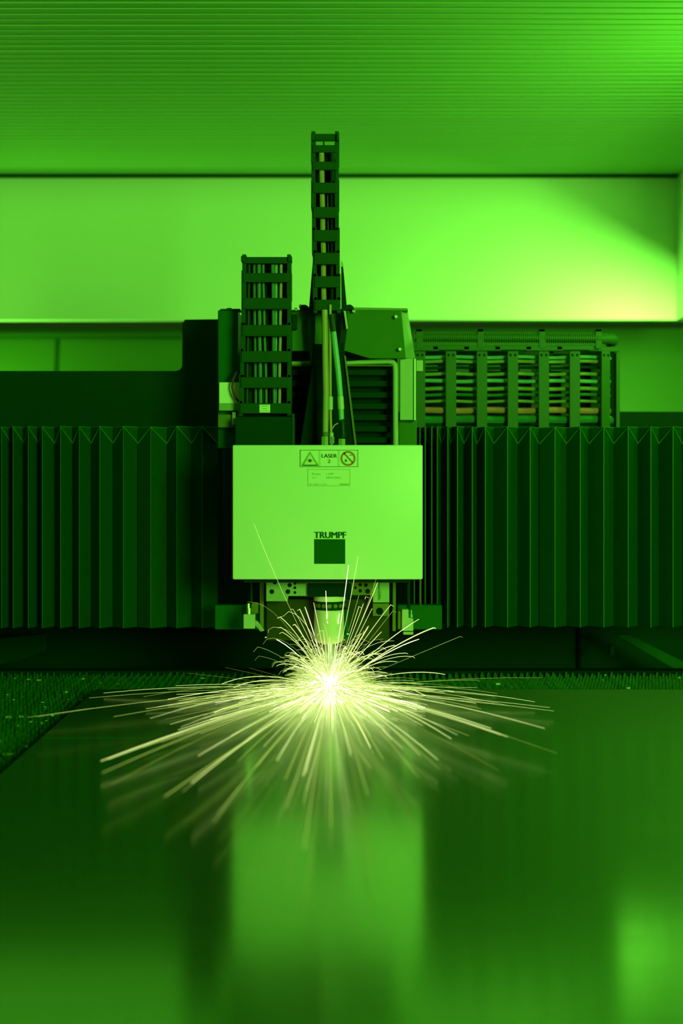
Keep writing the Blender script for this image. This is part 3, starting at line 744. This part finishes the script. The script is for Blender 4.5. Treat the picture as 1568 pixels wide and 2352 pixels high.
low = [(232,1748,1.6,'s_mid'),(247,1744,1.0,'s_mid'),(235,1775,1.2,'s_low'),(255,1803,1.6,'s_dim'),(385,1606,1.3,'s_mid'),(330,1600,.5,'s_low'),(335,1628,.6,'s_mid'),(345,1650,.6,'s_mid'),(390,1664,.6,'s_mid'),(415,1670,.6,'s_mid'),
 (400,1632,.5,'s_low'),(492,1637,1.6,'s_mid'),(455,1736,1.2,'s_mid'),(378,1830,1.8,'s_low'),(440,1798,1.8,'s_mid'),(420,1818,1.0,'s_low'),(490,1890,2.2,'s_low'),(500,1870,1.6,'s_low'),(636,1747,1.6,'s_mid'),(655,1790,1.6,'s_low'),
 (696,1782,1.8,'s_mid'),(702,1776,1.0,'s_mid'),(658,1856,2.2,'s_low'),(698,1950,2.6,'s_low'),(760,1900,2.2,'s_low'),(860,2000,2.0,'s_dim'),(845,1828,2.2,'s_low'),(805,1735,1.2,'s_mid'),(850,1716,1.8,'s_mid'),(856,1730,1.0,'s_mid'),
 (1005,1745,1.4,'s_mid'),(960,1785,1.2,'s_low'),(1010,1768,.8,'s_low'),(965,1735,1.2,'s_mid'),(1036,1697,1.4,'s_mid'),(1050,1688,.8,'s_mid'),(1165,1692,1.2,'s_mid'),(1150,1688,.8,'s_mid'),(1250,1673,.9,'s_mid'),(1228,1612,.7,'s_mid'),
 (1168,1621,.8,'s_low'),(1105,1628,.8,'s_low'),(1050,1646,.6,'s_low'),(1095,1607,.6,'s_mid'),(1000,1814,1.2,'s_dim'),(1145,1770,1.2,'s_dim'),(960,1900,1.6,'s_dim'),(605,1715,1.0,'s_mid'),(560,1705,1.0,'s_mid'),(545,1750,1.2,'s_low'),
 (530,1690,.8,'s_mid'),(590,1760,1.4,'s_low'),(900,1700,1.0,'s_mid'),(925,1720,1.0,'s_mid'),(880,1745,1.4,'s_low')]
for px, py, r, mm in low:
    z = R.uniform(.012, .05) if py > 1640 else R.uniform(.002, .012)
    ye = zat(py, z)
    if ye > .14: ye = .13
    e = P(px, py, ye); e.z = max(e.z, .002)
    c = (O+e)*.5+Vector((0, 0, R.uniform(.012, .035)))
    add(bez(O+Vector((0, 0, .006)), c, e, 10), r*.00066*(.38 if py > 1790 and px > 480 else .75), mm)
# the smaller streaks round them
def rand_up():
    el = math.radians(R.uniform(4, 90)); az = R.uniform(0, 2*math.pi)
    L = min(.26, R.gammavariate(2.4, .026)+.025)*(0.6+0.45*math.sin(el))
    d = Vector((math.cos(el)*math.cos(az), math.cos(el)*math.sin(az)*.5, math.sin(el)))
    st = O+Vector((R.gauss(0, .007), R.gauss(0, .006), abs(R.gauss(0, .007))))
    side = Vector((math.cos(az), math.sin(az)*.5, 0))
    tip = st+d*L
    e2 = tip+side*(L*R.uniform(.14, .34))-Vector((0, 0, L*R.uniform(.02, .22)))
    c = st+d*L*R.uniform(.78, .98)
    p = bez(st, c, e2, 9)
    if R.random() < .45: p.append(p[-1]+side*L*.06-Vector((0, 0, L*R.uniform(.03, .07))))
    return p, L
def rand_low():
    az = R.choice((R.gauss(-math.pi/2, .75), R.uniform(-math.pi, math.pi)))
    L = min(.75, R.gammavariate(2.0, .085)+.03)
    if math.sin(az) > 0: L = min(L, .12)
    d = Vector((math.cos(az)*.8, math.sin(az)*1.15, 0))
    e = O+d*L; e.z = R.uniform(.002, .035)
    if e.y > .148: e.y = .147
    st = O+d*R.uniform(0, .02)
    c = (st+e)*.5+Vector((0, 0, R.uniform(.004, .03)))
    return bez(st, c, e, 7), L
for i in range(100):
    p, L = rand_up(); add(p, R.uniform(.00030, .00075), R.choice(('s_mid', 's_mid', 's_hot', 's_low')))
for i in range(90):
    p, L = rand_low(); add(p, R.uniform(.00028, .00065), R.choice(('s_mid', 's_mid', 's_low')))
def near_low():
    az = R.gauss(-math.pi/2, .55); L = min(.34, R.gammavariate(2.0, .05)+.02)
    d = Vector((math.cos(az)*.8, math.sin(az)*1.2, 0))
    e = O+d*L; e.z = R.uniform(.002, .03)
    return bez(O, (O+e)*.5+Vector((0, 0, R.uniform(.002, .02))), e, 6)
m = MB()
for i in range(420): streak(m, near_low(), R.uniform(.0003, .0008))
o = m.build('spark_spray', M['s_hot'], sp); o['kind'] = 'stuff'; lab(o, 'bright dense spray toward the camera below the core')
for mm, nu, nl, k in (('s_hot', 420, 160, .58), ('s_mid', 1000, 620, .85), ('s_low', 420, 620, 1.1)):
    m = MB()
    for i in range(nu):
        p, L = rand_up()
        q = R.uniform(.6, 1)*k; p = [O+(v-O)*q for v in p]
        streak(m, p, R.uniform(.00020, .00048))
        if R.random() < .16:                       # a spark that splits at its tip
            for f in range(R.randint(2, 3)):
                d = (p[-1]-p[-3]).normalized()*R.uniform(.003, .010)+Vector((R.gauss(0, .003), R.gauss(0, .003), R.gauss(0, .003)))
                streak(m, [p[-1], p[-1]+d*.6, p[-1]+d-Vector((0, 0, .001))], .00025)
    for i in range(nl):
        p, L = rand_low()
        streak(m, [O+(v-O)*k for v in p], R.uniform(.00016, .00042))
    o = m.build('spark_spray', M[mm], sp); o['kind'] = 'stuff'; lab(o, 'dense fine spray of sparks close to the cut')
m = MB()
for i in range(300):
    el = R.uniform(-.1, math.pi*.55); az = R.uniform(0, 2*math.pi); L = R.uniform(.008, .05)
    d = Vector((math.cos(el)*math.cos(az), math.cos(el)*math.sin(az)*.6, abs(math.sin(el))))
    st = O+Vector((R.gauss(0, .004), 0, .003)); streak(m, [st, st+d*L*.5, st+d*L], R.uniform(.0007, .0017))
for i in range(130):
    az = R.gauss(-math.pi/2, .8); L = R.uniform(.015, .085)
    d = Vector((math.cos(az)*.6, math.sin(az)*1.3, 0))
    streak(m, [O, O+d*L*.5+Vector((0, 0, .006)), O+d*L+Vector((0, 0, R.uniform(0, .008)))], R.uniform(.0004, .0010))
m.lathe([(.004, .0015), (.012, .004), (.017, .012), (.015, .022), (.009, .034), (.003, .046)], O.x, O.y-.004, 12)
o = m.build('spark_core', M['core'], sp); o['kind'] = 'stuff'; lab(o, 'white-hot core of the burst')
pl = bpy.data.lights.new('spark_light', 'POINT'); pl.energy = 0.40; pl.color = (1.0, 0.92, 0.35); pl.shadow_soft_size = 0.03
plo = bpy.data.objects.new('spark_light', pl); COL.objects.link(plo); plo.location = (O.x, O.y-.02, .028)
# thin cutting fume around the burst, lit from inside by the sparks
def fume_material():
    m = bpy.data.materials.new('cutting_fume'); m.use_nodes = True
    nt = m.node_tree; nt.nodes.clear()
    out = nt.nodes.new('ShaderNodeOutputMaterial'); v = nt.nodes.new('ShaderNodeVolumeScatter')
    v.inputs['Color'].default_value = (0.9, 1.0, 0.55, 1)
    tc = nt.nodes.new('ShaderNodeTexCoord'); of = nt.nodes.new('ShaderNodeVectorMath'); of.operation = 'ADD'; of.inputs[1].default_value = (0, 0, 0.55)
    ln = nt.nodes.new('ShaderNodeVectorMath'); ln.operation = 'LENGTH'
    mr = nt.nodes.new('ShaderNodeMapRange'); mr.interpolation_type = 'SMOOTHSTEP'
    mr.inputs[1].default_value = 0.0; mr.inputs[2].default_value = 0.95; mr.inputs[3].default_value = 12.0; mr.inputs[4].default_value = 0.0
    nt.links.new(tc.outputs['Object'], of.inputs[0]); nt.links.new(of.outputs[0], ln.inputs[0]); nt.links.new(ln.outputs['Value'], mr.inputs[0])
    nt.links.new(mr.outputs[0], v.inputs['Density']); nt.links.new(v.outputs[0], out.inputs['Volume'])
    return m
m = MB()
prof = [(math.sin(t_*math.pi/16), -math.cos(t_*math.pi/16)) for t_ in range(1, 16)]
m.lathe(prof, 0, 0, 24)
fu = m.build('cutting_fume', fume_material())
fu.scale = (.105, .11, .08); fu.location = (O.x, O.y-.03, .081); fu['kind'] = 'stuff'
adopt(fu, sp); lab(fu, 'pale glowing fume around the core of the burst')
